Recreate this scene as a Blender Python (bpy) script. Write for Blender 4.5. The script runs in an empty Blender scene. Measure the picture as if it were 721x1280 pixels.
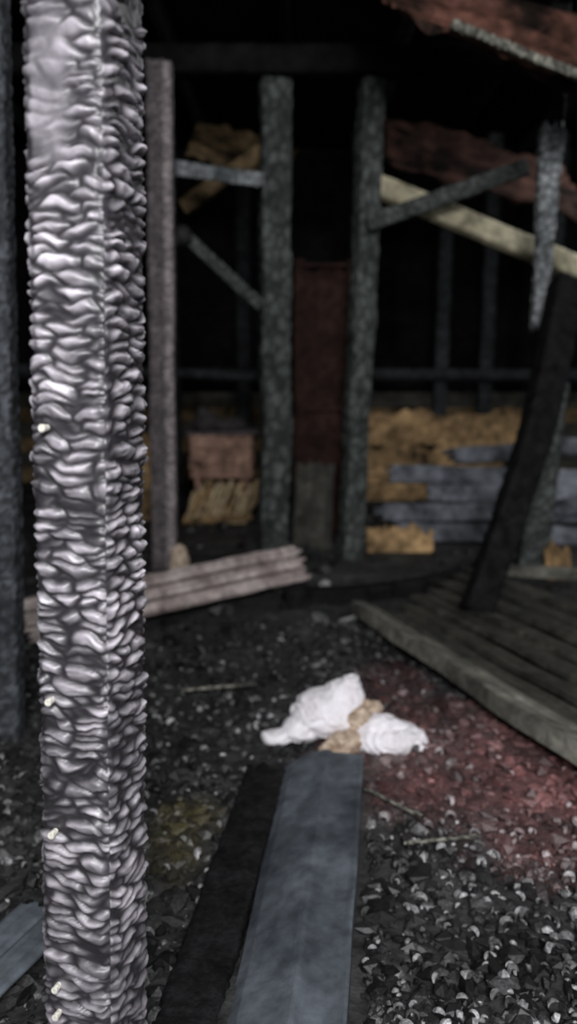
import bpy, bmesh, math, random
import numpy as np
from mathutils import Vector, noise, Matrix
random.seed(7); rng=np.random.default_rng(7)
S=bpy.context.scene
try:
    S.view_settings.view_transform='Standard'
except Exception: pass

# ---------------------------------------------------------------- materials
def nt(name):
    m=bpy.data.materials.new(name); m.use_nodes=True
    n=m.node_tree; b=n.nodes['Principled BSDF']; return m,n,b
def char_mat(name, dark, light, scale=8, rough=0.6, bump=0.4, stretch=(1,1,1), spec=0.5, lo=0.35, hi=0.7, attr=None, attr_dark=(0.01,0.01,0.01), grit=0.35):
    m,n,b=nt(name)
    tc=n.nodes.new('ShaderNodeTexCoord'); mp=n.nodes.new('ShaderNodeMapping'); mp.inputs['Scale'].default_value=stretch
    n.links.new(tc.outputs['Object'],mp.inputs[0])
    nz=n.nodes.new('ShaderNodeTexNoise'); nz.inputs['Scale'].default_value=scale; nz.inputs['Detail'].default_value=8; nz.inputs['Roughness'].default_value=0.65
    n.links.new(mp.outputs[0],nz.inputs['Vector'])
    r=n.nodes.new('ShaderNodeValToRGB'); r.color_ramp.elements[0].position=lo; r.color_ramp.elements[1].position=hi
    r.color_ramp.elements[0].color=(*dark,1); r.color_ramp.elements[1].color=(*light,1)
    n.links.new(nz.outputs['Fac'],r.inputs[0])
    out=r.outputs[0]
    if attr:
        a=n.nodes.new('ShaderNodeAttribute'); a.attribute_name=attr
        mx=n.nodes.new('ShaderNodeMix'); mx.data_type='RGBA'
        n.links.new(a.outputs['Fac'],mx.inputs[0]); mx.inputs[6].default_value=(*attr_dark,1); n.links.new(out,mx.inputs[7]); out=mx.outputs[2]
    nz2=n.nodes.new('ShaderNodeTexNoise'); nz2.inputs['Scale'].default_value=scale*5; nz2.inputs['Detail'].default_value=5
    n.links.new(mp.outputs[0],nz2.inputs['Vector'])
    mr=n.nodes.new('ShaderNodeMapRange'); mr.inputs[1].default_value=0.3; mr.inputs[2].default_value=0.7; mr.inputs[3].default_value=1-grit; mr.inputs[4].default_value=1+grit
    n.links.new(nz2.outputs['Fac'],mr.inputs[0])
    vm=n.nodes.new('ShaderNodeVectorMath'); vm.operation='SCALE'; n.links.new(out,vm.inputs[0]); n.links.new(mr.outputs[0],vm.inputs['Scale'])
    n.links.new(vm.outputs[0],b.inputs['Base Color'])
    b.inputs['Roughness'].default_value=rough
    b.inputs['Specular IOR Level'].default_value=spec
    bp=n.nodes.new('ShaderNodeBump'); bp.inputs['Strength'].default_value=bump; bp.inputs['Distance'].default_value=0.01
    n.links.new(nz2.outputs['Fac'],bp.inputs['Height']); n.links.new(bp.outputs[0],b.inputs['Normal'])
    return m
def attr_mat(name, attr='Col', rough=0.5, spec=0.5, bump=0.3, scale=120, bd=0.005):
    m,n,b=nt(name)
    a=n.nodes.new('ShaderNodeAttribute'); a.attribute_name=attr
    tc=n.nodes.new('ShaderNodeTexCoord')
    nz=n.nodes.new('ShaderNodeTexNoise'); nz.inputs['Scale'].default_value=scale; nz.inputs['Detail'].default_value=6
    n.links.new(tc.outputs['Object'],nz.inputs['Vector'])
    mr=n.nodes.new('ShaderNodeMapRange'); mr.inputs[1].default_value=0.3; mr.inputs[2].default_value=0.7; mr.inputs[3].default_value=0.35; mr.inputs[4].default_value=1.7
    n.links.new(nz.outputs['Fac'],mr.inputs[0])
    mx=n.nodes.new('ShaderNodeVectorMath'); mx.operation='SCALE'
    n.links.new(a.outputs['Color'],mx.inputs[0]); n.links.new(mr.outputs[0],mx.inputs['Scale'])
    n.links.new(mx.outputs[0],b.inputs['Base Color'])
    b.inputs['Roughness'].default_value=rough; b.inputs['Specular IOR Level'].default_value=spec
    bp=n.nodes.new('ShaderNodeBump'); bp.inputs['Strength'].default_value=bump; bp.inputs['Distance'].default_value=bd
    n.links.new(nz.outputs['Fac'],bp.inputs['Height']); n.links.new(bp.outputs[0],b.inputs['Normal'])
    return m

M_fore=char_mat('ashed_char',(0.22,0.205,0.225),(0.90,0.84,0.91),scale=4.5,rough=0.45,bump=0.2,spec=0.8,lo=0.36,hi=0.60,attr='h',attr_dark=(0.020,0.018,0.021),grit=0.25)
M_post=char_mat('char_post_green',(0.036,0.044,0.040),(0.14,0.160,0.148),scale=7,rough=0.75,bump=0.5,attr='h',spec=0.3)
M_postfar=char_mat('char_post_blue_grey',(0.03,0.034,0.04),(0.11,0.12,0.135),scale=7,rough=0.75,bump=0.5,attr='h',spec=0.3)
M_postdk=char_mat('char_post_dark',(0.014,0.017,0.018),(0.055,0.062,0.066),scale=9,rough=0.7,bump=0.5,attr='h',spec=0.2)
M_postpk=char_mat('char_post_pink',(0.09,0.08,0.085),(0.24,0.205,0.21),scale=8,rough=0.75,bump=0.5,attr='h',attr_dark=(0.04,0.035,0.035),spec=0.3)
M_postpk_lit=char_mat('char_post_pink_lit',(0.27,0.235,0.235),(0.62,0.54,0.54),scale=8,rough=0.75,bump=0.5,attr='h',attr_dark=(0.08,0.07,0.07),spec=0.3)  # paler copy of the pink post colour, for its lit side
M_postlt=char_mat('char_post_light',(0.10,0.12,0.125),(0.58,0.61,0.62),scale=5,rough=0.7,bump=0.5,attr='h')
M_black=char_mat('black_char',(0.003,0.003,0.003),(0.016,0.016,0.017),scale=12,rough=0.75,bump=0.6,spec=0.12)
M_plank=char_mat('singed_plank',(0.32,0.255,0.235),(0.95,0.83,0.78),scale=5,rough=0.65,bump=0.4,attr='h',attr_dark=(0.05,0.035,0.03))
M_board=char_mat('sooty_board',(0.026,0.026,0.022),(0.13,0.125,0.10),scale=5,rough=0.75,bump=0.5,attr='h',spec=0.2)
M_boardlt=char_mat('sooty_board_light',(0.08,0.08,0.068),(0.46,0.45,0.37),scale=5,rough=0.75,bump=0.5,attr='h',spec=0.2)
M_yellow=char_mat('yellow_timber',(0.13,0.115,0.065),(0.72,0.66,0.46),scale=2.2,rough=0.7,bump=0.4,lo=0.38,hi=0.62)
M_straw=char_mat('straw_stick',(0.18,0.14,0.08),(0.68,0.53,0.32),scale=4,rough=0.8,bump=0.4)
M_ochre=char_mat('ochre_plywood',(0.04,0.027,0.016),(0.52,0.34,0.17),scale=2.2,rough=0.85,bump=0.4,lo=0.36,hi=0.66,spec=0.1,grit=0.5)
M_ochredk=char_mat('sooty_ochre_sheathing',(0.02,0.014,0.009),(0.24,0.17,0.09),scale=2.2,rough=0.85,bump=0.4,lo=0.40,hi=0.68,spec=0.1,grit=0.5)
M_brown=char_mat('brown_wood',(0.10,0.06,0.045),(0.56,0.35,0.26),scale=4,rough=0.8,bump=0.4,spec=0.1)
M_door=char_mat('scorched_red_paint',(0.012,0.007,0.006),(0.058,0.031,0.024),scale=3,rough=0.9,bump=0.4,spec=0.1)
M_bluebd=char_mat('blue_grey_board',(0.02,0.023,0.027),(0.24,0.255,0.29),scale=2.2,rough=0.8,bump=0.4,lo=0.36,hi=0.66,spec=0.2,grit=0.45)
M_rust=char_mat('rusty_sheet',(0.014,0.010,0.008),(0.21,0.095,0.068),scale=2.4,rough=0.8,bump=0.4,lo=0.40,hi=0.66,spec=0.1,grit=0.5)
M_rustdk=char_mat('rusty_sheet_sooty',(0.010,0.007,0.006),(0.11,0.056,0.042),scale=2.5,rough=0.85,bump=0.4,lo=0.43,hi=0.7,spec=0.1)
M_metal=char_mat('sooty_blue_metal',(0.034,0.041,0.049),(0.128,0.146,0.166),scale=4,rough=0.7,bump=0.25,spec=0.3,grit=0.3)
M_nail=char_mat('nail_steel',(0.6,0.58,0.5),(0.9,0.88,0.8),scale=40,rough=0.3,bump=0.1)
M_cloth=char_mat('white_cloth',(0.62,0.59,0.60),(0.88,0.85,0.88),scale=9,rough=0.85,bump=0.3,lo=0.3,hi=0.55,grit=0.08)
M_tan=char_mat('scorched_tan',(0.24,0.16,0.10),(0.80,0.66,0.52),scale=16,rough=0.85,bump=0.6)
M_wall=char_mat('sooty_wall',(0.004,0.004,0.004),(0.016,0.016,0.016),scale=1.5,rough=0.95,bump=0.5,spec=0.05)
M_debris=attr_mat('debris_char',rough=0.5,spec=0.5)
M_floor=attr_mat('ash_floor',rough=0.8,spec=0.3,bump=0.9,scale=22,bd=0.02)

def new_obj(name,verts,faces,mat,smooth=False,parent=None):
    me=bpy.data.meshes.new(name); me.from_pydata([tuple(v) for v in verts],[],[tuple(f) for f in faces]); me.update()
    o=bpy.data.objects.new(name,me); S.collection.objects.link(o); me.materials.append(mat)
    if smooth:
        me.polygons.foreach_set('use_smooth',[True]*len(me.polygons))
    if parent: o.parent=parent
    return o
def hattr(o,H):
    at=o.data.attributes.new('h','FLOAT','POINT'); at.data.foreach_set('value',np.array(H,dtype=np.float32))
def empty(name,loc=(0,0,0)):
    e=bpy.data.objects.new(name,None); S.collection.objects.link(e); e.empty_display_size=0.1; return e

# ---------------------------------------------------------------- charred timber generator
def scale_h(a,b,s,idx,cw,ch,seed,style):
    """returns (height, tone)"""
    if style==0:
        wv=noise.noise(Vector((a*12,b*12,s*5+seed)))
        dist,_=noise.voronoi(Vector((a/cw+idx*17.3+seed,b/cw,(s+0.012*wv)/ch)))
        e=dist[1]-dist[0]; h=min(1,e/0.35); h=h*h*(3-2*h); return h,1.0
    # alligator char: wide flat-topped wrinkled blisters, each overlapping the one below
    t=a if idx in(0,2) else b
    w1=noise.noise(Vector((t*15,s*8,seed+idx*5)))*0.015+noise.noise(Vector((t*42,s*30,seed+9)))*0.006
    w2=noise.noise(Vector((t*10,s*16,seed+31)))*0.016
    dist,pts=noise.voronoi(Vector(((t+w2)/cw+idx*17.3+seed,0.37,(s+w1)/ch)),distance_metric='DISTANCE')
    e=dist[1]-dist[0]; edge=min(1,e/0.40); edge=edge*edge*(3-2*edge)
    dome=max(0,1-(dist[0]/0.95)**2)
    zrel=(s+w1)/ch-pts[0].z
    lip=max(-1,min(1,zrel*1.5))
    wr=noise.noise(Vector((t*40,s*170+w1*320,seed)))*0.30
    h=edge*(0.45+0.55*dome)*(0.90+0.34*lip)+wr*(0.3+0.7*edge)
    h=max(0,min(1.3,h*1.12))
    cell=noise.cell(Vector((pts[0].x*13.1,pts[0].z*7.7,seed)))
    tone=0.45+0.55*abs(cell)
    broad=0.85+0.5*noise.noise(Vector((t*7,s*3.2,seed+50)))
    tone=max(0.25,min(1,tone*broad))
    if idx==0:
        q=((t+0.022)/0.040)**2+((s-1.93)/0.11)**2+0.5*noise.noise(Vector((t*40,s*25,seed)))
        k=max(0,min(1,1.5-q)); h=h*(1-0.7*k)+0.45*k; tone=tone*(1-k)+0.75*k
    return h,tone
def timber(name,p0,p1,w,d,mat,roll=0.0,res=0.02,amp=0.006,ch=0.03,cw=0.06,seed=0.0,bow=0.0,ragged=0.0,taper=(1,1),parent=None,wob=0.004,style=0,fade=None):
    p0=Vector(p0); p1=Vector(p1); ax=(p1-p0); L=ax.length; ax.normalize()
    ref=Vector((0,1,0)) if abs(ax.y)<0.8 else Vector((0,0,1))
    if abs(ax.z)>0.7: ref=Vector((0,1,0))
    X=ref.cross(ax); X.normalize(); Y=ax.cross(X); Y.normalize()
    q=Matrix.Rotation(math.radians(roll),3,ax); X=q@X; Y=q@Y
    per=[]; hw,hd=w/2,d/2; r=min(hw,hd)*(0.22 if style==0 else 0.30)
    nx=max(3,int(w/res)); nd=max(3,int(d/res))
    def side(a,b,n,nor,idx):
        for i in range(n):
            f=i/n; per.append((a[0]+(b[0]-a[0])*f,a[1]+(b[1]-a[1])*f,nor,idx))
    side((-hw,-hd),(hw,-hd),nx,(0,-1),0); side((hw,-hd),(hw,hd),nd,(1,0),1)
    side((hw,hd),(-hw,hd),nx,(0,1),2); side((-hw,hd),(-hw,-hd),nd,(-1,0),3)
    P=[]
    for (a,b,nor,idx) in per:
        ca=max(abs(a)-(hw-r),0); cb=max(abs(b)-(hd-r),0)
        sa=1 if a>=0 else -1; sb=1 if b>=0 else -1
        if ca>0 and cb>0:
            l=math.hypot(ca,cb); na=(sa*ca/l,sb*cb/l)
            P.append((sa*(hw-r)+na[0]*r,sb*(hd-r)+na[1]*r,na,idx))
        else: P.append((a,b,nor,idx))
    n=len(P); m=max(2,int(L/res)); V=[];H=[]
    for j in range(m+1):
        f=j/m; s=f*L; tp=taper[0]+(taper[1]-taper[0])*f
        bx=bow*math.sin(math.pi*f)
        ox=noise.noise(Vector((s*1.3,seed,3.1)))*wob*2; oy=noise.noise(Vector((s*1.3,seed,9.1)))*wob*2
        for (a,b,nor,idx) in P:
            h,tone=scale_h(a,b,s,idx,cw,ch,seed,style)
            if style==1:
                dc_=hw-abs(a)+hd-abs(b)
                sx=0.014*noise.noise(Vector((s*24,seed,idx//2)))
                c_=max(0,1-abs(dc_-0.012-sx)/0.008); h*=1-0.55*c_
            big=noise.noise(Vector((a*6,b*6,s*3+seed)))
            fine=noise.noise(Vector((a*60,b*60,s*60+seed)))
            dd=amp*(h-0.6)*(1-0.3*max(0,big))+big*wob+fine*amp*(0.25 if style==0 else 0.12)
            rag=0
            if ragged>0 and f in (0,1) : rag=ragged*noise.noise(Vector((a*25,b*25,seed+f*9)))
            p=p0+ax*(s+rag)+X*(a*tp+nor[0]*dd+bx+ox)+Y*(b*tp+nor[1]*dd+oy)
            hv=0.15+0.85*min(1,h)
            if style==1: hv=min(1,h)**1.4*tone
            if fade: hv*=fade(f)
            V.append(p); H.append(hv)
    F=[]
    for j in range(m):
        for i in range(n):
            i2=(i+1)%n; F.append((j*n+i,j*n+i2,(j+1)*n+i2,(j+1)*n+i))
    V.append(p0); H.append(0.6); V.append(p1); H.append(0.6)
    c0=len(V)-2;c1=len(V)-1
    for i in range(n):
        i2=(i+1)%n; F.append((c0,i2,i)); F.append((c1,m*n+i,m*n+i2))
    o=new_obj(name,V,F,mat,smooth=True,parent=parent); hattr(o,H)
    return o

# ---------------------------------------------------------------- plank
def plank(name,p0,p1,w,th,mat,roll=0.0,seed=0,grooves=3,parent=None,warp=0.01,gd=0.006,rag=0.05,taper=(1,1)):
    p0=Vector(p0);p1=Vector(p1);ax=(p1-p0);L=ax.length;ax.normalize()
    X=ax.cross(Vector((0,0,1)));X.normalize();Z=X.cross(ax)
    q=Matrix.Rotation(math.radians(roll),3,ax);X=q@X;Z=q@Z
    nx=grooves*8; m=max(8,int(L/0.03)); V=[];F=[];H=[]
    for j in range(m+1):
        f=j/m; s=f*L; tp=taper[0]+(taper[1]-taper[0])*f
        wz=warp*noise.noise(Vector((s*1.5,seed,0)))
        for side in (1,-1):
            for i in range(nx+1):
                a=(-w/2+w*i/nx)*tp; g=abs(math.sin(math.pi*grooves*i/nx))
                edge=noise.noise(Vector((s*6,seed+2,i//nx)))*0.008
                gr=-gd*(1-min(1,g*3.5)) if 0<i<nx else -gd*0.5
                gz=noise.noise(Vector((a*45,s*3,seed)))*0.003
                rg=noise.noise(Vector((a*30,seed,j)))*rag if j in(0,m) else 0
                V.append(p0+ax*(s+rg)+X*(a+(edge if i in(0,nx) else 0))+Z*(wz+(th/2+gr+gz)*side))
                strip=int(grooves*i/nx-1e-6)
                tone=0.62+0.5*noise.noise(Vector((strip*7.7+seed,a*60,s*1.2)))
                H.append(max(0.05,min(1,tone*(0.25+0.75*min(1,g*2.5 if 0<i<nx else 0.8)))))
    k=nx+1;st=2*k
    for j in range(m):
        for i in range(nx):
            a=j*st+i;b=(j+1)*st+i
            F.append((a,a+1,b+1,b)); F.append((a+k,b+k,b+k+1,a+k+1))
        a=j*st;b=(j+1)*st
        F.append((a,b,b+k,a+k)); F.append((a+nx,a+nx+k,b+nx+k,b+nx))
    for j in(0,m):
        for i in range(nx):
            a=j*st+i; F.append((a,a+k,a+k+1,a+1) if j==0 else (a,a+1,a+k+1,a+k))
    o=new_obj(name,V,F,mat,parent=parent); hattr(o,H); return o

# ---------------------------------------------------------------- floor
def fh(x,y):
    h=0.05*noise.noise(Vector((x*1.1,y*1.1,0.3)))+0.03*noise.noise(Vector((x*3.3,y*3.3,5)))
    k=1 if y<4.5 else max(0.15,1-(y-4.5)/1.5)
    return (h)*k
def redness(x,y):
    d=((x-1.02)/0.80)**2+((y-2.68-0.3*(0.95-x))/0.62)**2+0.6*noise.noise(Vector((x*4,y*4,1)))+0.45*noise.noise(Vector((x*14,y*14,1)))
    r=max(0,min(1,(1.35-d)*0.75))
    d2=((x-0.5)/0.25)**2+((y-3.5)/0.5)**2
    return max(r,0.35*max(0,1-d2))
def ochreness(x,y):
    d=((x+0.36)/0.12)**2+((y-2.35)/0.3)**2+0.8*noise.noise(Vector((x*9,y*9,4)))
    return max(0,min(1,(1.1-d)))*0.6
def tint(c,x,y,k=1.0):
    r=redness(x,y); g=ochreness(x,y)
    c=np.array(c)
    c=c*(1-r)+r*(np.array([0.155,0.068,0.066])*k+c*0.45)
    return c*(1-g)+g*(np.array([0.08,0.07,0.03])*k+c*0.3)
gx=np.linspace(-5,6,260); gy=np.linspace(-2.5,12,340)
V=[];F=[];FC=[]
for j,y in enumerate(gy):
    for i,x in enumerate(gx):
        V.append((x,y,fh(x,y)+0.012*noise.noise(Vector((x*14,y*14,2)))))
        b=0.022+0.045*max(0,noise.noise(Vector((x*5,y*5,8))))+0.02*max(0,noise.noise(Vector((x*1.5,y*1.5,12))))
        FC.append((*tint((b,b*1.02,b*0.98),x,y,0.9),1))
W=len(gx)
for j in range(len(gy)-1):
    for i in range(W-1):
        F.append((j*W+i,j*W+i+1,(j+1)*W+i+1,(j+1)*W+i))
o=new_obj('floor',V,F,M_floor,smooth=True)
ca=o.data.color_attributes.new('Col','FLOAT_COLOR','POINT'); ca.data.foreach_set('color',np.array(FC,dtype=np.float32).ravel())

# ---------------------------------------------------------------- debris
bm=bmesh.new(); bmesh.ops.create_icosphere(bm,subdivisions=1,radius=1)
iv=np.array([v.co[:] for v in bm.verts]); ifc=np.array([[v.index for v in f.verts] for f in bm.faces]); bm.free()
NV=len(iv)
dv=[];df=[];dc=[];off=0
def add_chunk(x,y,s,gray=0.0):
    global off
    v=iv*(1+rng.uniform(-0.35,0.35,(NV,1)))*np.array([s*rng.uniform(0.6,1.5),s*rng.uniform(0.5,1.1),s*rng.uniform(0.3,0.8)])
    R=np.array(Matrix.Rotation(rng.uniform(0,6.28),3,'Z')@Matrix.Rotation(rng.uniform(-0.6,0.6),3,'X'))
    v=v@R.T+np.array([x,y,fh(x,y)+s*0.25])
    u=rng.random()-gray
    patch=0.75+1.1*noise.noise(Vector((x*2.6,y*2.6,33)))
    patch=max(0.25,min(1.25,patch))
    br=rng.uniform(0.006,0.028)
    if u<0.24: br=rng.uniform(0.03,0.08)
    if u<0.06: br=rng.uniform(0.09,0.22)
    if u<0.015: br=rng.uniform(0.25,0.5)
    br*=patch
    c=tint([br,br*1.02,br*1.0],x,y,rng.uniform(0.3,1.7))
    dv.append(v);df.append(ifc+off);dc.append(np.tile(np.append(c,1),(NV,1)));off+=NV
def inboard(x,y):
    f=(y-1.2)/(2.72-1.2)
    if 0<f<1.08:
        cx=-0.03+(0.135+0.03)*f
        if cx-0.30<x<cx+0.17: return True
    if y>2.6 and y<4.9:
        ex=0.44+(4.56-y)*0.37
        if x>ex: return True
    return False
for _ in range(9500):
    y=1.25+(4.6-1.25)*rng.random()**1.3; x=rng.uniform(-0.62*y-0.3,0.5*y+0.3)
    if inboard(x,y): continue
    add_chunk(x,y,rng.uniform(0.005,0.017)*(0.7+0.15*y),0.02)
for _ in range(2200):
    y=rng.uniform(1.4,4.5); x=rng.uniform(-0.55*y-0.3,0.45*y+0.3)
    if inboard(x,y): continue
    add_chunk(x,y,rng.uniform(0.018,0.042),-0.03)
for _ in range(600):
    y=rng.uniform(1.4,2.5); x=rng.uniform(0.2,0.5*y+0.1)
    if inboard(x,y): continue
    add_chunk(x,y,rng.uniform(0.008,0.026),0.10)
for _ in range(500):
    y=rng.uniform(4.5,10); x=rng.uniform(-4,4)
    if inboard(x,y): continue
    add_chunk(x,y,rng.uniform(0.03,0.07))
def add_glint_curl(x,y,r):  # pale crescent pieces standing in for streaked highlights on the rubble
    global off
    n=8;k=4;arc=rng.uniform(1.4,3.6);th=r*rng.uniform(0.25,0.6)
    R=np.array(Matrix.Rotation(rng.normal(0,0.6),3,'Z')@Matrix.Rotation(rng.uniform(-1.1,0.2),3,'X')@Matrix.Rotation(rng.normal(0,0.6),3,'Y'))
    pts=[]
    for i in range(n+1):
        a=-arc/2+arc*i/n; t=th*(0.25+0.75*math.sin(math.pi*i/n))
        c=np.array([math.sin(a)*r,0,math.cos(a)*r]); er=np.array([math.sin(a),0,math.cos(a)])
        for q in range(k):
            b=2*math.pi*q/k; pts.append(c+er*math.cos(b)*t+np.array([0,1,0])*math.sin(b)*t*1.8)
    v=np.array(pts)@R.T+np.array([x,y,fh(x,y)+r*0.5+0.010])
    fc=[]
    for i in range(n):
        for q in range(k):
            q2=(q+1)%k; fc.append([i*k+q,i*k+q2,(i+1)*k+q2,(i+1)*k+q])
    br=0.05+0.42*rng.random()**2.0; c=tint([br,br,br],x,y,1.2)
    dv.append(v);df.append(np.array(fc)+off);dc.append(np.tile(np.append(c,1),(len(v),1)));off+=len(v)
for _ in range(560):
    y=rng.uniform(1.45,4.2); x=rng.uniform(-0.6*y,0.45*y)
    if inboard(x,y): continue
    add_glint_curl(x,y,rng.uniform(0.006,0.018))
for _ in range(320):
    y=rng.uniform(1.45,2.4); x=rng.uniform(0.2,0.45*y)
    if inboard(x,y): continue
    add_glint_curl(x,y,rng.uniform(0.006,0.018))
VV=np.concatenate(dv); FF=[tuple(f) for a in df for f in a.tolist()]
o=new_obj('charred_debris_glints',VV.tolist(),FF,M_debris)  # rubble chunks plus the pale highlight crescents
ca=o.data.color_attributes.new('Col','FLOAT_COLOR','POINT'); ca.data.foreach_set('color',np.concatenate(dc).astype(np.float32).ravel())

# ---------------------------------------------------------------- foreground alligator-char post
post=empty('alligator_charred_post')
fp0=Vector((-0.371,1.27,-0.02)); fp1=Vector((-0.277,1.27,2.85))
def fpost_falloff(f):  # light falloff painted in: colour darkens towards the foot of the post
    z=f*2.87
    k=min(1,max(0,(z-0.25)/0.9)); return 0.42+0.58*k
timber('charred_timber',fp0,fp1,0.142,0.140,M_fore,roll=-17,res=0.0028,amp=0.0100,ch=0.0190,cw=0.062,seed=4.2,parent=post,wob=0.003,taper=(1.04,0.98),style=1,fade=fpost_falloff)
for z in (1.42,0.97,0.73,0.43,0.375):
    bm=bmesh.new(); bmesh.ops.create_cone(bm,cap_ends=True,segments=14,radius1=0.005,radius2=0.0065,depth=0.018)
    bmesh.ops.bevel(bm,geom=bm.edges[:],offset=0.001,segments=2,affect='EDGES')
    me=bpy.data.meshes.new('nail_head'); bm.to_mesh(me); bm.free(); me.materials.append(M_nail)
    n_=bpy.data.objects.new('nail_head',me); S.collection.objects.link(n_); n_.parent=post
    f=(z+0.02)/2.87; c=fp0.lerp(fp1,f)
    n_.location=(c.x-0.055,c.y-0.064,z); n_.rotation_euler=(math.radians(90),0,math.radians(-15))

# ---------------------------------------------------------------- other posts
timber('charred_wall_stud',(-1.16,3.0,-0.05),(-1.0,3.0,3.9),0.11,0.11,M_postfar,res=0.015,ch=0.04,cw=0.06,seed=1)
e=empty('charred_wall_post')
timber('core',(-1.01,6.0,-0.05),(-0.94,6.0,3.70),0.14,0.15,M_postpk,roll=0,res=0.015,ch=0.035,cw=0.05,seed=2,amp=0.008,parent=e)
timber('lit_edge',(-0.925,5.97,0.0),(-0.86,5.97,3.68),0.065,0.12,M_postpk_lit,roll=0,res=0.012,ch=0.035,cw=0.05,seed=2.5,amp=0.006,parent=e)  # added pale batten, the lit side of the post put into colour
timber('charred_wall_post',(-0.12,6.3,-0.05),(-0.09,6.3,3.68),0.23,0.2,M_post,roll=10,res=0.018,ch=0.12,cw=0.08,seed=3,amp=0.008,wob=0.012)
timber('charred_wall_post',(0.52,6.3,-0.05),(0.636,6.3,3.68),0.175,0.18,M_post,roll=15,res=0.018,ch=0.12,cw=0.06,seed=4,amp=0.01,wob=0.014)
e=empty('hanging_burnt_stud')
timber('ashed_stud',(1.76,5.6,1.83),(1.785,5.6,3.15),0.15,0.12,M_postlt,roll=0,res=0.015,ch=0.06,cw=0.06,seed=5,amp=0.01,ragged=0.12,taper=(0.6,1.05),parent=e,wob=0.01)
timber('shaded_head',(1.785,5.6,3.13),(1.79,5.6,3.9),0.13,0.11,M_black,res=0.02,seed=5.5,parent=e)  # top of the stud coloured black to imitate darkness under the roof
timber('leaning_charred_timber',(1.11,4.42,0.12),(1.90,5.45,2.12),0.20,0.15,M_black,roll=5,res=0.02,seed=6,amp=0.01,bow=0.06,taper=(0.85,1.1))
timber('burnt_stub_post',(1.90,5.9,-0.05),(1.99,5.9,1.40),0.21,0.18,M_post,roll=-10,res=0.02,ch=0.08,cw=0.07,seed=7,amp=0.01,ragged=0.1)
timber('charred_tie_beam',(-4.95,6.25,3.80),(5.95,6.25,3.80),0.2,0.2,M_wall,res=0.04,seed=8)
timber('charred_tie_beam',(-4.95,3.0,4.0),(5.95,3.0,4.0),0.2,0.2,M_wall,res=0.04,seed=9)
timber('charred_noggin',(-0.84,6.13,3.03),(-0.18,6.12,2.94),0.10,0.08,M_postlt,res=0.015,seed=10,roll=20)
timber('charred_brace',(-0.79,6.12,2.55),(-0.2,6.12,2.02),0.09,0.08,M_post,res=0.015,seed=11)
timber('diagonal_brace',(0.60,6.13,2.63),(1.77,6.1,3.02),0.12,0.08,M_post,res=0.015,seed=12)
timber('fallen_rafter',(0.62,6.45,3.00),(2.5,6.45,2.28),0.17,0.10,M_yellow,res=0.02,seed=13,amp=0.004,roll=-15)
for x in (-3.2,-1.55,-0.6,0.9,2.05,2.65,3.5):
    timber('back_wall_stud',(x,10.6,0),(x,10.6,4.55),0.19,0.14,M_postdk,res=0.04,seed=20+x,ch=0.08,cw=0.1)
timber('back_wall_rail',(-4.9,10.45,1.55),(5.9,10.45,1.5),0.14,0.1,M_postdk,res=0.04,seed=30)
timber('back_wall_rail',(-4.9,8.6,1.62),(-0.3,8.6,1.50),0.10,0.1,M_postdk,res=0.03,seed=31)
e=empty('charred_siding')
for k in range(6):
    plank('siding_board_%d'%(k+1),(-4.9,10.85,0.12+0.21*k),(5.9,10.85,0.12+0.21*k),0.20,0.03,M_board if k%2 else M_ochredk,roll=90,seed=130+k,grooves=1,parent=e,warp=0.03)

# ---------------------------------------------------------------- shell
def slab(name,v,mat,n=1):
    bm=bmesh.new()
    bmesh.ops.create_cube(bm,size=1)
    (x0,y0,z0),(x1,y1,z1)=v
    for q in bm.verts:
        q.co=Vector(((x0+x1)/2+q.co.x*(x1-x0),(y0+y1)/2+q.co.y*(y1-y0),(z0+z1)/2+q.co.z*(z1-z0)))
    me=bpy.data.meshes.new(name); bm.to_mesh(me); bm.free(); me.materials.append(mat)
    o=bpy.data.objects.new(name,me); S.collection.objects.link(o); return o
slab('wall_back',((-5,12,-0.1),(6,12.1,4.8)),M_wall)
slab('wall_left',((-5.1,-0.5,-0.1),(-5,12,4.8)),M_wall)
slab('wall_right',((6,-0.5,-0.1),(6.1,12,4.8)),M_wall)
slab('ceiling',((-5.1,1.0,4.75),(6.1,12.1,4.85)),M_wall)
for i,x in enumerate(np.arange(-4.5,6,1.1)):
    timber('roof_rafter',(x,1.1,4.62),(x+0.1,11.9,4.62),0.12,0.2,M_postdk if i%2 else M_black,res=0.06,seed=40+i)

# ---------------------------------------------------------------- corrugated sheets hanging from the roof
def sheet(name,c00,c10,c11,c01,mat,nu=60,nv=24,waves=9,amp=0.02,seed=0,thk=0.004):
    c00,c10,c11,c01=map(Vector,(c00,c10,c11,c01)); nrm=(c10-c00).cross(c01-c00).normalized()
    V=[];F=[]
    for j in range(nv+1):
        for i in range(nu+1):
            u=i/nu;v=j/nv
            p=(c00*(1-u)+c10*u)*(1-v)+(c01*(1-u)+c11*u)*v
            p=p+nrm*(amp*math.sin(2*math.pi*waves*v)+0.10*noise.noise(Vector((u*2.5,v*2.5,seed))))
            if j in(0,nv): p=p+Vector((0,0,0.08*noise.noise(Vector((u*9,seed,j)))))
            V.append(p)
    k=nu+1
    for j in range(nv):
        for i in range(nu): F.append((j*k+i,j*k+i+1,(j+1)*k+i+1,(j+1)*k+i))
    o=new_obj(name,V,F,mat,smooth=True)
    s=o.modifiers.new('t','SOLIDIFY'); s.thickness=thk
    return o
sheet('sagging_roof_sheet',(0.55,4.5,3.42),(1.80,4.5,2.97),(1.9,5.3,3.75),(0.3,5.3,4.1),M_rust,seed=1,waves=6,nv=48)
timber('hanging_batten',(0.85,4.42,3.31),(1.80,4.42,2.96),0.045,0.04,M_boardlt,res=0.012,seed=50)
timber('hanging_batten',(0.40,5.0,3.80),(1.9,4.9,3.05),0.08,0.05,M_rustdk,res=0.015,seed=57)
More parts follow.
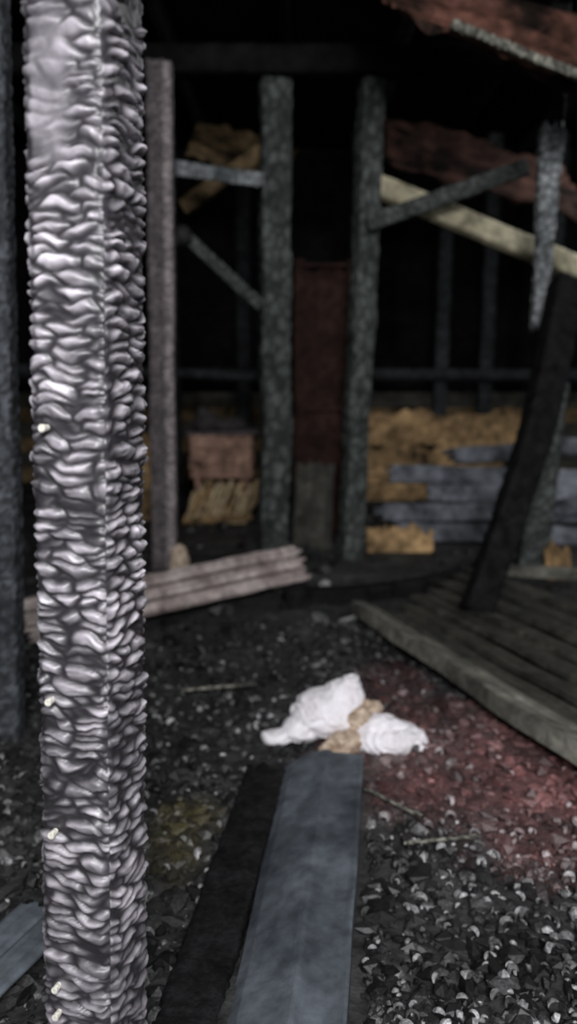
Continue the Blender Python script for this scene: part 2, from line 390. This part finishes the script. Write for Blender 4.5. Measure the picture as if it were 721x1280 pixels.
sheet('sagging_roof_sheet',(0.9,7.3,3.35),(2.7,7.2,2.85),(2.7,8.2,3.6),(0.9,8.4,4.1),M_rustdk,seed=2,waves=6,nv=48)
sheet('sagging_roof_sheet',(-1.0,8.0,3.6),(-0.1,8.0,3.3),(0.1,8.9,3.9),(-1.0,9.0,4.2),M_ochredk,seed=3,waves=5,nv=48)
timber('collapsed_purlin',(-0.9,6.9,2.9),(-0.22,6.9,3.35),0.13,0.08,M_ochredk,res=0.02,seed=51)

# ---------------------------------------------------------------- background clutter
def ply(name,x0,x1,y,z0,z1,mat,seed,th=0.03,tilt=0.1):
    nu,nv=40,14; V=[];F=[]
    for s in (0,1):
        for j in range(nv+1):
            for i in range(nu+1):
                u=i/nu;v=j/nv
                zt=z1+0.10*noise.noise(Vector((u*5,seed,1)))+0.04*noise.noise(Vector((u*19,seed,1)))
                V.append((x0+(x1-x0)*u+0.03*noise.noise(Vector((v*7,seed,i//nu))),y+tilt*v+s*th+0.02*noise.noise(Vector((u*3,v*3,seed))),z0+(zt-z0)*v))
    k=nu+1;N=k*(nv+1)
    for j in range(nv):
        for i in range(nu):
            a=j*k+i; F.append((a,a+1,a+k+1,a+k)); F.append((a+N,a+N+k,a+N+k+1,a+N+1))
    for i in range(nu):
        F.append((i,i+N,i+N+1,i+1)); a=nv*k+i; F.append((a,a+1,a+1+N,a+N))
    for j in range(nv):
        a=j*k; F.append((a,a+k,a+k+N,a+N)); a=j*k+nu; F.append((a,a+N,a+N+k,a+k))
    return new_obj(name,V,F,mat)
e=empty('plywood_partition')
for k,(xa,xb,z0,z1) in enumerate(((0.9,2.9,0.0,0.30),(0.85,2.6,0.31,0.66),(0.95,2.85,0.67,1.06))):
    o=ply('panel_strip_%d'%(k+1),xa,xb,9.3+0.03*k,z0,z1,M_ochre,3+k,tilt=0.03); o.parent=e
ply('plywood_offcut',0.68,1.25,6.5,0,0.20,M_ochre,8)
ply('plywood_offcut',1.93,2.12,5.6,0,0.22,M_ochre,12)
ply('plywood_offcut',-1.9,-1.2,8.0,0,0.9,M_ochre,9)
e=empty('stacked_boards'); z=0.10
for i in range(4):
    xa=(1.0,0.84,1.30,0.95)[i]; dz=random.uniform(-0.05,0.03)
    plank('board_%d'%(i+1),(xa,6.9+0.09*i,z),(3.4,6.75+0.09*i,z+dz),0.165,0.06,M_bluebd,roll=66+random.uniform(-8,8),seed=60+i,grooves=1,parent=e,warp=0.05,rag=0.25); z+=0.165
plank('board_5',(1.55,7.35,0.74),(3.2,7.25,0.88),0.16,0.05,M_bluebd,roll=60,seed=69,grooves=1,parent=e,warp=0.05,rag=0.2)
plank('board_6',(2.3,6.6,0.35),(3.2,6.45,0.62),0.16,0.05,M_bluebd,roll=60,seed=70,grooves=1,parent=e,warp=0.05,rag=0.2)
e=empty('kindling_stack')
for k in range(34):
    x=-1.02+0.62*(k%17)/16; y=7.70+0.14*(k//17)
    h=random.uniform(0.34,0.46)
    timber('stick',(x-0.05,y,0.02),(x+random.uniform(0.0,0.26),y+0.05,h),0.038,0.03,M_straw if k%3 else M_ochre,res=0.03,seed=k,parent=e)
plank('cross_slat',(-1.05,7.66,0.06),(-0.36,7.66,0.10),0.06,0.03,M_ochre,roll=90,seed=3,grooves=1,parent=e)
e=empty('charred_wooden_box')
for k in range(3):
    plank('front_slat',(-1.02,8.0,0.52+0.15*k),(-0.38,8.0,0.52+0.15*k),0.145,0.03,M_brown,roll=90,seed=k+40,grooves=1,parent=e,warp=0.01)
    plank('back_slat',(-1.02,8.4,0.52+0.15*k),(-0.38,8.4,0.52+0.15*k),0.145,0.03,M_brown,roll=90,seed=k+44,grooves=1,parent=e,warp=0.01)
    for x in(-1.0,-0.4): plank('side_slat',(x,8.0,0.52+0.15*k),(x,8.4,0.52+0.15*k),0.145,0.03,M_brown,roll=90,seed=k+48,grooves=1,parent=e)
plank('box_lid',(-1.05,8.2,0.91),(-0.35,8.2,0.92),0.46,0.03,M_postpk,seed=52,grooves=3,parent=e)
for x in(-0.95,-0.45):
    for y in (8.05,8.35): timber('leg',(x,y,0.0),(x,y,0.9),0.06,0.06,M_brown,res=0.03,parent=e)
e=empty('scorched_door')
dx0,dx1,dy=0.05,0.60,7.0
for (a,b,w_) in (((dx0+0.05,dy,0),(dx0+0.05,dy,2.5),0.1),((dx1-0.05,dy,0),(dx1-0.05,dy,2.5),0.1)):
    timber('stile',a,b,w_,0.04,M_door,res=0.02,amp=0.003,parent=e,seed=71)
for zz in (0.08,1.2,2.44):
    timber('door_rail',(dx0+0.09,dy,zz),(dx1-0.09,dy,zz),0.12,0.035,M_door,roll=90,res=0.02,amp=0.003,parent=e,seed=72)
ply_o=ply('door_panel',dx0+0.06,dx1-0.06,dy+0.005,0.05,2.42,M_door,77,th=0.012,tilt=0.0); ply_o.parent=e
plank('leaning_board',(0.20,6.62,0.0),(0.24,6.90,0.72),0.34,0.03,M_board,roll=0,seed=79,grooves=1)

# ---------------------------------------------------------------- blobs (voxel-remeshed crumpled forms)
def blob(name,parts,mat,vox=0.008,disp=0.01,scale=9,parent=None,seed=0,rs=1.6):
    bm=bmesh.new()
    for (c,r,rz) in parts:
        g=bmesh.ops.create_icosphere(bm,subdivisions=4,radius=1)
        Mx=Matrix.Translation(c)@Matrix.Rotation(rz,4,'Z')@Matrix.Diagonal((*r,1))
        bmesh.ops.transform(bm,matrix=Mx,verts=g['verts'])
    me=bpy.data.meshes.new(name); bm.to_mesh(me); bm.free()
    o=bpy.data.objects.new(name,me); S.collection.objects.link(o); me.materials.append(mat)
    rm=o.modifiers.new('r','REMESH'); rm.mode='VOXEL'; rm.voxel_size=vox; rm.use_smooth_shade=True
    sm=o.modifiers.new('s','SMOOTH'); sm.iterations=4
    bpy.context.view_layer.update()
    dg=bpy.context.evaluated_depsgraph_get(); me2=bpy.data.meshes.new_from_object(o.evaluated_get(dg))
    o.modifiers.clear(); o.data=me2
    if not me2.materials: me2.materials.append(mat)
    nor=[v.normal.copy() for v in me2.vertices]
    for v,nn in zip(me2.vertices,nor):
        p=v.co*scale; w=Vector((noise.noise(p*0.5+Vector((seed,0,0))),noise.noise(p*0.5+Vector((0,seed,7))),noise.noise(p*0.5+Vector((5,0,seed)))))*1.5
        q=p+w
        ridge=1-abs(noise.noise(Vector((q.x*0.7,q.y*0.7,q.z*rs))))*2.6
        v.co+=nn*disp*(ridge+0.4*noise.noise(q*3))
    me2.polygons.foreach_set('use_smooth',[True]*len(me2.polygons))
    if parent:o.parent=parent
    return o
# ---------------------------------------------------------------- pale plank on the debris
plank('fallen_grooved_plank',(-1.50,4.2,0.13),(0.09,5.28,0.21),0.27,0.035,M_plank,roll=52,seed=80,grooves=3,gd=0.014,rag=0.12)
timber('charred_sleeper',(-1.4,4.45,0.05),(-0.2,5.3,0.06),0.14,0.12,M_black,seed=81)
timber('charred_beam',(-0.02,4.85,0.08),(1.30,5.35,0.10),0.13,0.12,M_black,seed=82,bow=0.05)
blob('scorched_rag',[(Vector((-0.80,5.5,0.16)),(0.07,0.08,0.13),0),(Vector((-0.76,5.5,0.06)),(0.09,0.08,0.06),0)],M_tan,vox=0.015,seed=4)
blob('insulator_knob',[(Vector((-0.79,6.03,2.53)),(0.07,0.06,0.07),0),(Vector((-0.86,6.03,2.5)),(0.05,0.05,0.06),0)],M_postlt,vox=0.012,seed=5)
blob('slag_lumps',[(Vector((-0.86,8.1,1.02)),(0.13,0.12,0.12),0),(Vector((-0.62,8.15,0.99)),(0.16,0.12,0.08),0.2),(Vector((-0.9,8.1,1.10)),(0.07,0.07,0.08),0)],M_postpk,vox=0.02,disp=0.02,seed=6)
# ---------------------------------------------------------------- white cloth bundle
e=empty('crumpled_white_cloth')
blob('white_fabric',[
 (Vector((0.17,3.06,0.105)),(0.158,0.12,0.098),0.1),
 (Vector((0.23,3.07,0.17)),(0.085,0.07,0.07),0.0),
 (Vector((0.262,3.06,0.235)),(0.038,0.035,0.03),0.0),
 (Vector((0.06,3.02,0.055)),(0.09,0.07,0.05),0.3),
 (Vector((-0.05,2.99,0.03)),(0.06,0.04,0.030),0.0),
 (Vector((0.40,2.95,0.045)),(0.16,0.10,0.060),-0.1),
 (Vector((0.37,2.96,0.085)),(0.09,0.06,0.05),0.0),
 (Vector((0.51,2.92,0.02)),(0.06,0.05,0.03),-0.3),
],M_cloth,vox=0.0065,disp=0.010,scale=15,parent=e,seed=2)
blob('scorched_lining',[
 (Vector((0.225,2.90,0.045)),(0.085,0.05,0.045),0.4),
 (Vector((0.17,2.87,0.02)),(0.045,0.04,0.045),0.0),
 (Vector((0.29,2.98,0.11)),(0.065,0.05,0.045),0.0),
 (Vector((0.34,3.03,0.14)),(0.05,0.04,0.03),0.0),
],M_tan,vox=0.007,disp=0.01,scale=20,parent=e,seed=3)

# ---------------------------------------------------------------- blue grey metal channel
def channel(name,a0,a1,w0,w1,mat,h=0.07):
    a0=Vector(a0);a1=Vector(a1);ax=(a1-a0);L=ax.length;ax.normalize();X=ax.cross(Vector((0,0,1))).normalized()
    prof=[(-0.5,-1.2),(-0.5,-0.9),(-0.40,-0.55),(-0.2,-0.2),(0.0,0.10),(0.04,0.14),(0.08,0.10),(0.12,-0.02),(0.3,-0.02),(0.42,0.03),(0.47,0.10),(0.5,0.05),(0.5,-1.2)]
    m=50;V=[];F=[];k=len(prof)
    for j in range(m+1):
        f=j/m; w=w0+(w1-w0)*f
        for (u,v) in prof:
            V.append(a0+ax*(f*L+(0.09*noise.noise(Vector((u*4,3,j))) if j in(0,m) else 0))+X*(u*w+0.006*noise.noise(Vector((f*6,u,1))))+Vector((0,0,v*h+0.008*noise.noise(Vector((u*3,f*7,2))))))
    for j in range(m):
        for i in range(k-1): F.append((j*k+i,j*k+i+1,(j+1)*k+i+1,(j+1)*k+i))
    F.append(tuple(range(k))[::-1]); F.append(tuple(m*k+i for i in range(k)))
    return new_obj(name,V,F,mat,smooth=False)
channel('ribbed_metal_channel',(-0.055,1.1,0.09),(0.135,2.74,0.09),0.27,0.30,M_metal)
timber('shadow_gap_timber',(-0.28,1.2,0.0),(-0.085,2.72,0.0),0.15,0.09,M_black,seed=91,res=0.012,ragged=0.1)  # black timber added in place of the shadow gap beside the channel
plank('metal_offcut',(-0.95,1.2,0.05),(-0.66,1.90,0.05),0.18,0.015,M_metal,seed=92,grooves=2)

# ---------------------------------------------------------------- fallen boards on the right
e=empty('fallen_floorboards')
d=Vector((0.667,-1.80,0)).normalized(); pr=Vector((-d.y,d.x,0)); 
base=Vector((0.44,4.56,0.09))
plank('edge_board',base-d*0.05,base+d*2.6+Vector((0,0,0.03)),0.20,0.08,M_boardlt,roll=-14,seed=100,grooves=2,parent=e,warp=0.018,taper=(0.55,1.15))
for i in range(7):
    s=base+pr*(0.18+0.15*i)+d*(0.05+0.1*random.random()-0.08*i)
    plank('board_%d'%(i+1),s+Vector((0,0,0.012*i-0.02)),s+d*(2.5)+pr*0.01*i+Vector((0,0,0.012*i)),0.158,0.035,M_board,roll=-7-3*(i%2),seed=101+i,grooves=1,parent=e,warp=0.02)
plank('loose_board',(1.45,5.1,0.20),(2.9,4.7,0.22),0.13,0.04,M_boardlt,roll=10,seed=110,grooves=1)
for (a,b,w) in (((0.27,2.55,0.05),(0.44,2.35,0.06),0.010),((0.36,2.2,0.06),(0.62,2.25,0.05),0.010),((-0.5,3.4,0.06),(-0.15,3.5,0.05),0.014)):
    timber('burnt_stick',a,b,w,w*0.8,M_boardlt,res=0.01,amp=0.002,seed=a[0]*10)

# ---------------------------------------------------------------- light
def area(name,loc,target,size,power,color):
    l=bpy.data.lights.new(name,'AREA'); l.energy=power; l.size=size; l.color=color
    o=bpy.data.objects.new(name,l); S.collection.objects.link(o); o.location=loc
    o.rotation_euler=(Vector(target)-Vector(loc)).to_track_quat('-Z','Y').to_euler(); return o
area('rear_area_light',(0.3,-2.1,3.4),(0.2,4,0.8),1.5,310,(0.98,0.97,1.0))  # unseen area light above and behind the camera, large for softer falloff
area('background_fill',(3.5,6.5,4.6),(1.5,7,0.6),1.2,85,(0.97,0.98,1.0))  # unseen fill light added below the closed ceiling to lift the background
w=bpy.data.worlds.new('World'); S.world=w; w.use_nodes=True
bg=w.node_tree.nodes['Background']; bg.inputs[0].default_value=(0.62,0.67,0.70,1); bg.inputs[1].default_value=0.38

# ---------------------------------------------------------------- camera
c=bpy.data.cameras.new('Camera'); co=bpy.data.objects.new('Camera',c); S.collection.objects.link(co); S.camera=co
co.location=(0,0,1.5); co.rotation_euler=(math.radians(80),0,0)
c.sensor_fit='VERTICAL'; c.sensor_height=24; c.sensor_width=13.52; c.lens=24*967/1280
c.dof.use_dof=True; c.dof.focus_distance=1.6; c.dof.aperture_fstop=1.0
